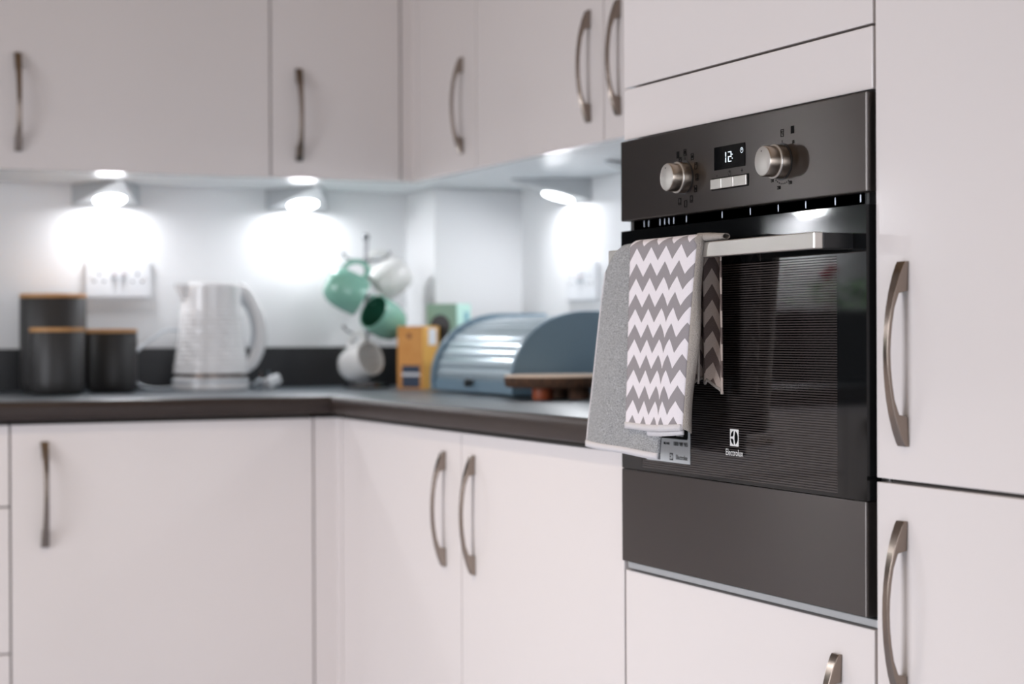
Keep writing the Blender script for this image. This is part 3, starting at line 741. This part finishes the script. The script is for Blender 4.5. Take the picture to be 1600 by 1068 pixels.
# flex and plug
CO = thing('kettle_flex', 'pale flex with moulded plug looping out beside the kettle', 'flex', (1.12, 4.09, ZT))
def W(*p): return p
bm = nb(); pts = arc([(.990, 4.055, .9135), (.962, 4.045, .912), (.938, 4.06, .914), (.9155, 4.075, .925), (.9095, 4.085, .952), (.914, 4.095, .985), (.938, 4.110, 1.008), (.966, 4.120, 1.025), (1.00, 4.128, 1.042), (1.07, 4.130, 1.03), (1.13, 4.128, .98), (1.165, 4.115, .925), (1.185, 4.075, .9145), (1.20, 4.05, .918)], 8)
tube(bm, pts, .0032, 8); obj('cable', bm, GREYP, CO, smooth=True)
bm = nb(); bx(bm, -.021, .021, -.013, .013, -.012, .012)
bmesh.ops.transform(bm, matrix=Matrix.Translation((1.2145, 4.045, .9245)) @ Matrix.Rotation(-.35, 4, 'Y') @ Matrix.Rotation(.5, 4, 'Z'), verts=bm.verts)
PL = obj('plug', bm, SOCK, CO, bevel=.005)
for dx, dz in ((0, .018), (-.006, .012)):
    bm = nb(); bx(bm, -.002, .002, -.003, .003, 0, .016)
    bmesh.ops.translate(bm, verts=bm.verts, vec=(1.207+dx*3, 4.045, .933)); obj('plug_pin', bm, CHROME, PL)
bm = nb(); tube(bm, arc([(1.150, 4.10, .9135), (1.158, 4.05, .916), (1.175, 4.02, .925), (1.186, 4.045, .930), (1.175, 4.08, .915)], 6), .0033, 8); obj('cable_loop', bm, GREYP, CO, smooth=True)

# ---------------------------------------------------------------- mug tree and mugs
PX, PY = 1.4265, 4.0
MT = thing('mug_tree', 'chrome mug tree on the worktop in the corner', 'mug tree', (PX, PY, ZT))
bm = nb(); lathe(bm, [(.050, 0), (.053, .003), (.052, .008), (.030, .0125), (.010, .0155)], 48); obj('base', bm, TREEM, MT, world=False, smooth=True)
bm = nb(); tube(bm, [(0, 0, .012), (0, 0, .338)], .0045, 14); obj('pole', bm, TREEM, MT, world=False, smooth=True)
bm = nb(); bmesh.ops.create_uvsphere(bm, u_segments=20, v_segments=12, radius=.0085, matrix=Matrix.Translation((0, 0, .345))); obj('finial', bm, TREEM, MT, world=False, smooth=True)
Rw = Vector((c_, -s_, 0)); Fw = Vector((s_, c_, 0)); Uw = Vector((0, 0, 1))
for hz_, dirs in ((.292, ((-1, -.05), (1, .1))), (.208, ((.75, .5), (-.25, -.9))), (.125, ((-1, -.35), (.4, .9)))):
    for a, b in dirs:
        d = (Rw*a+Fw*b).normalized(); bm = nb()
        tube(bm, arc([(0, 0, hz_), d*.03+Vector((0, 0, hz_)), d*.046+Vector((0, 0, hz_+.006)), d*.052+Vector((0, 0, hz_+.014))], 4), .0026, 10)
        ar = obj('arm', bm, TREEM, MT, world=False, smooth=True)
        bm = nb(); bmesh.ops.create_uvsphere(bm, u_segments=14, v_segments=8, radius=.0045, matrix=Matrix.Translation(d*.0525+Vector((0, 0, hz_+.016)))); obj('arm_tip', bm, TREEM, ar, world=False, smooth=True)
def mug(label, opening, axis, hdir, m, mi, L=.084, r=.041):
    """opening: world centre of the rim; axis: rim -> foot; hdir: side on which the handle sits"""
    a = Vector(axis).normalized(); h_ = Vector(hdir); h_ = (h_-a*h_.dot(a)).normalized(); b = a.cross(h_)
    t = thing('mug', label, 'mug', opening, group='mugs on the mug tree')
    mt = Matrix((h_, b, a)).transposed()
    bm = nb(); lathe(bm, [(r*.93, .0005), (r, 0), (r*1.03, .004), (r*1.06, L*.35), (r*1.04, L*.6), (r*.9, L*.85), (r*.66, L*.985), (r*.62, L)], 44, (0, 0, 0), mt)
    fs = [f for f in bm.faces if len(f.verts) > 4 and f.calc_center_median().length < .01]; bmesh.ops.delete(bm, geom=fs, context='FACES_ONLY')
    obj('body', bm, m, t, world=False, smooth=True)
    bm = nb(); lathe(bm, [(r*.93, .0003), (r*.95, .004), (r*.98, L*.35), (r*.95, L*.6), (r*.8, L*.85), (r*.5, L*.92)], 44, (0, 0, 0), mt)
    fs = [f for f in bm.faces if len(f.verts) > 4 and f.calc_center_median().length < .01]; bmesh.ops.delete(bm, geom=fs, context='FACES_ONLY')
    obj('inside', bm, mi, t, world=False, smooth=True)
    bm = nb(); pts = arc([(r*.98, 0, L*.22), (r+.018, 0, L*.16), (r+.029, 0, L*.36), (r+.026, 0, L*.58), (r+.012, 0, L*.74), (r*.93, 0, L*.78)], 5)
    tube(bm, [mt @ p for p in pts], .0048, 10, 1.25); obj('handle', bm, m, t, world=False, smooth=True)
def cam_dir(r, u, f): return Rw*r+Uw*u+Fw*f
mug('mint green mug hanging at the upper left of the mug tree', (1.405, 3.972, 1.112), cam_dir(-.86, .46, -.22), cam_dir(.38, .9, 0), MINT, MINTD, .086, .043)
mug('mint green mug in the middle of the tree with its dark inside showing', (1.409, 3.905, 1.081), cam_dir(.62, -.42, .66), cam_dir(-.5, .75, .4), MINT, MINTD)
mug('white mug hanging at the upper right of the mug tree', (1.462, 4.03, 1.139), cam_dir(.8, .52, .2), cam_dir(-.45, .85, 0), WGLZ, WGLZ)
mug('white mug hanging lowest on the mug tree, beside the orange box', (1.400, 3.900, .978), cam_dir(-.70, -.28, .66), cam_dir(-.1, .95, .2), WGLZ, WGLZ, .084, .039)

# ---------------------------------------------------------------- boxes
OB = thing('tea_box', 'orange cardboard tea box with navy label, right of the mug tree', 'box', (1.496, 3.850, ZT), math.radians(35))
A = .034; H = .140
bm = nb(); bx(bm, -A, A, -A, A, 0, H)
for f in bm.faces:
    f.normal_update(); f.material_index = 1 if f.normal.y < -.5 else 0
obj('carton', bm, [ORANGE, YELL], OB, world=False, bevel=.0006)
box('navy_label', -A-.0006, -A+.0002, -.026, .022, .004, .053, NAVY, OB, world=False)
NL = OB.children[-1]
box('label_stripe', -A-.0009, -A-.0005, -.026, .022, .030, .036, WHITECARD, NL, world=False)
box('white_panel', -.012, .020, -A-.0006, -A+.0002, .098, .135, WHITECARD, OB, world=False)
bm = nb(); lathe(bm, [(.006, 0), (.006, .0006)], 20, (-A, .002, .118), Matrix(((0, 0, -1), (-1, 0, 0), (0, 1, 0)))); obj('crest', bm, mat('brown_print', (.25, .08, .02), .5), OB, world=False)
GB = thing('coffee_box', 'sage green coffee box with a dark cup picture, behind the bread bin', 'box', (1.574, 3.862, ZT), math.radians(38))
bm = nb(); bx(bm, -.032, .032, -.039, .039, .0, .190)
for f in bm.faces:
    f.normal_update(); f.material_index = 1 if f.normal.y < -.5 else 0
obj('carton', bm, [GREENC, GREENL], GB, world=False, bevel=.0006)
box('olive_band', -.0326, -.0318, -.039, .039, .001, .105, OLIVE, GB, world=False)
MXm = Matrix(((0, 0, -1), (-1, 0, 0), (0, 1, 0)))
bm = nb(); lathe(bm, [(.026, 0), (.026, .0008)], 32, (-.0322, .004, .140), MXm); cup = obj('cup_picture', bm, BLACKP, GB, world=False)
bm = nb(); prism(bm, [(.026, .140), (-.018, .140), (-.012, .092), (.016, .092)], 'yz', -.0332, -.0322); obj('cup_outline', bm, BLACKP, cup, world=False)
box('side_mark', .002, .020, -.0396, -.0388, .150, .172, mat('blue_print', (.2, .42, .5), .5), GB, world=False)

# ---------------------------------------------------------------- bread bin
BB = thing('bread_bin', 'blue-grey roll-top bread bin against the right wall', 'bread bin', (1.44, 3.43, ZT))
bx0, bdep, bh = 1.442, .295, .166
def bin_poly(inset=0, n=18):
    p = [(bx0+bdep, ZT+.004), (bx0+inset, ZT+.004), (bx0+inset, ZT+.030)]
    for k in range(n+1):
        a = PI - (PI/2)*k/n; p.append((bx0+.158+(.158-inset)*math.cos(a), ZT+.030+(bh-.030-inset)*math.sin(a)))
    p.append((bx0+bdep-.03, ZT+bh-inset)); p.append((bx0+bdep, ZT+bh-.03)); return p
for ya, yb2 in ((3.222, 3.236), (3.630, 3.644)):
    bm = nb(); prism(bm, bin_poly(), 'xz', ya, yb2); obj('end_panel', bm, BINM, BB, bevel=.0015)
bm = nb(); prism(bm, bin_poly(.012), 'xz', 3.236, 3.630); obj('inner_shell', bm, BINM, BB)
nsl = 9
for k in range(nsl):
    a0 = PI - (PI/2)*(k+.04)/nsl; a1 = PI-(PI/2)*(k+.96)/nsl; pl = []
    for q in range(4):
        a = a0+(a1-a0)*q/3; bul = .0022*math.sin(PI*q/3); pl.append((bx0+.158+(.148+bul)*math.cos(a), ZT+.030+(bh-.040+bul)*math.sin(a)))
    for q in range(3, -1, -1):
        a = a0+(a1-a0)*q/3; pl.append((bx0+.158+.1455*math.cos(a), ZT+.030+(bh-.0435)*math.sin(a)))
    bm = nb(); prism(bm, pl, 'xz', 3.237, 3.629); obj('slat', bm, SLAT, BB, smooth=True)
box('top_board', bx0+.160, bx0+bdep-.002, 3.237, 3.629, ZT+bh-.013, ZT+bh-.009, SLAT, BB, bevel=.001)
box('front_rail', bx0+.004, bx0+.014, 3.237, 3.629, ZT+.006, ZT+.029, BINM, BB, bevel=.001)
bm = nb(); lathe(bm, [(.008, -.002), (.005, .006), (.009, .011), (.0085, .017), (.004, .019)], 20, (bx0+.006, 3.425, ZT+.024), MXm); obj('knob', bm, BLACKP, BB, smooth=True)

# ---------------------------------------------------------------- serving board
SB = thing('serving_board', 'round wood slice serving board on stubby feet before the bread bin', 'board', (1.487, 3.118, ZT))
bm = nb(); ph = [random.uniform(-.0022, .0022) for _ in range(64)]
def brf(r, z, a): return r*(1+.02*math.sin(3*a+1)+.012*math.sin(7*a))
lathe(bm, [(.092, .0225), (.0955, .026), (.097, .034), (.0965, .0415)], 64, (0, 0, 0), None, brf); obj('bark_rim', bm, BARK, SB, world=False, smooth=True)
bm = nb(); lathe(bm, [(.0963, .0415), (.0950, .0445), (.093, .0450)], 64, (0, 0, 0), None, brf); obj('top_face', bm, WOODT, SB, world=False, smooth=True)
for a, b, fm in ((-.032, -.010, FOOTM), (.030, -.036, BARK), (.03, .055, BARK)):
    bm = nb(); lathe(bm, [(.019, 0), (.020, .004), (.020, .023)], 24, (a, b, 0)); ft = obj('foot', bm, fm, SB, world=False, smooth=True)
    if fm is FOOTM: ft['label'] = 'orange brown foot'

# ---------------------------------------------------------------- unseen far end of the back run, added for the oven glass to mirror
tag(box('splashback', -.19, .50, YW-.012, YW-.001, 1.003, 1.72, BLACKG, bevel=.001), 'black glass splashback added to darken the left part of the oven glass reflection', 'splashback')  # unseen panel invented to keep this part of the reflection black
PT = thing('planter', 'black trough of leafy plants with a red flower, added for the oven glass to mirror', 'planter', (-.37, 3.95, ZT))
bm = nb(); prism(bm, [(-.62, ZT), (-.14, ZT), (-.13, 1.085), (-.63, 1.085)], 'xz', 3.88, 4.02); obj('trough', bm, BLACKP, PT, bevel=.003)  # trough made up as the dark band reflected below the plants
bm = nb()
for k in range(260):
    p = Vector((random.uniform(-.60, -.19), random.uniform(3.89, 4.01), 1.08)); d = Vector((random.uniform(-.5, .5), random.uniform(-.5, .5), 1)).normalized()
    hgt = random.uniform(.01, .085); q = p+d*hgt; s2 = random.uniform(.010, .02); n1 = d.orthogonal().normalized(); n1.rotate(Matrix.Rotation(random.uniform(0, 6.3), 3, d)); n2 = d.cross(n1)
    f = [bm.verts.new(v) for v in (q-n1*s2*.2, q+n2*s2*.5+n1*s2*.4, q+n1*s2*1.4+d*s2*.4, q-n2*s2*.5+n1*s2*.4)]; bm.faces.new(f)
tag(obj('foliage', bm, LEAF, PT), kind='stuff')
bm = nb()
for px_, pz_ in ((-.265, 1.19), (-.245, 1.175)):
    bmesh.ops.create_icosphere(bm, subdivisions=2, radius=.014, matrix=Matrix.Translation((px_, 3.95, pz_)))
    tube(bm, [(px_, 3.95, 1.08), (px_, 3.95, pz_)], .0015, 6)
obj('red_flower', bm, PETAL, PT, smooth=True)

# ---------------------------------------------------------------- ceiling downlights
for i, (dx, dy) in enumerate(DOWNLIGHTS):
    t = thing('ceiling_downlight', 'recessed chrome ceiling downlight, ' + ('near the window in the left wall', 'above the planter end of the kitchen', 'above the camera', 'above the drawers and the kettle')[i], 'light', (dx, dy, 2.4), group='ceiling downlights')
    bm = nb(); lathe(bm, [(.045, 0), (.045, -.004), (.036, -.006), (.034, -.001)], 32); obj('bezel', bm, CHROME, t, world=False, smooth=True)
    bm = nb(); lathe(bm, [(.032, -.0012), (.032, -.003)], 24); obj('lens', bm, DLENS, t, world=False)
    l = bpy.data.lights.new('downlight_lamp', 'SPOT'); l.energy = DOWN_W[i]; l.color = DOWN_COL; l.spot_size = math.radians(90); l.spot_blend = .9; l.shadow_soft_size = .03
    o = bpy.data.objects.new('downlight_lamp', l); COL.objects.link(o); o.parent = t; o.location = (0, 0, -.012)
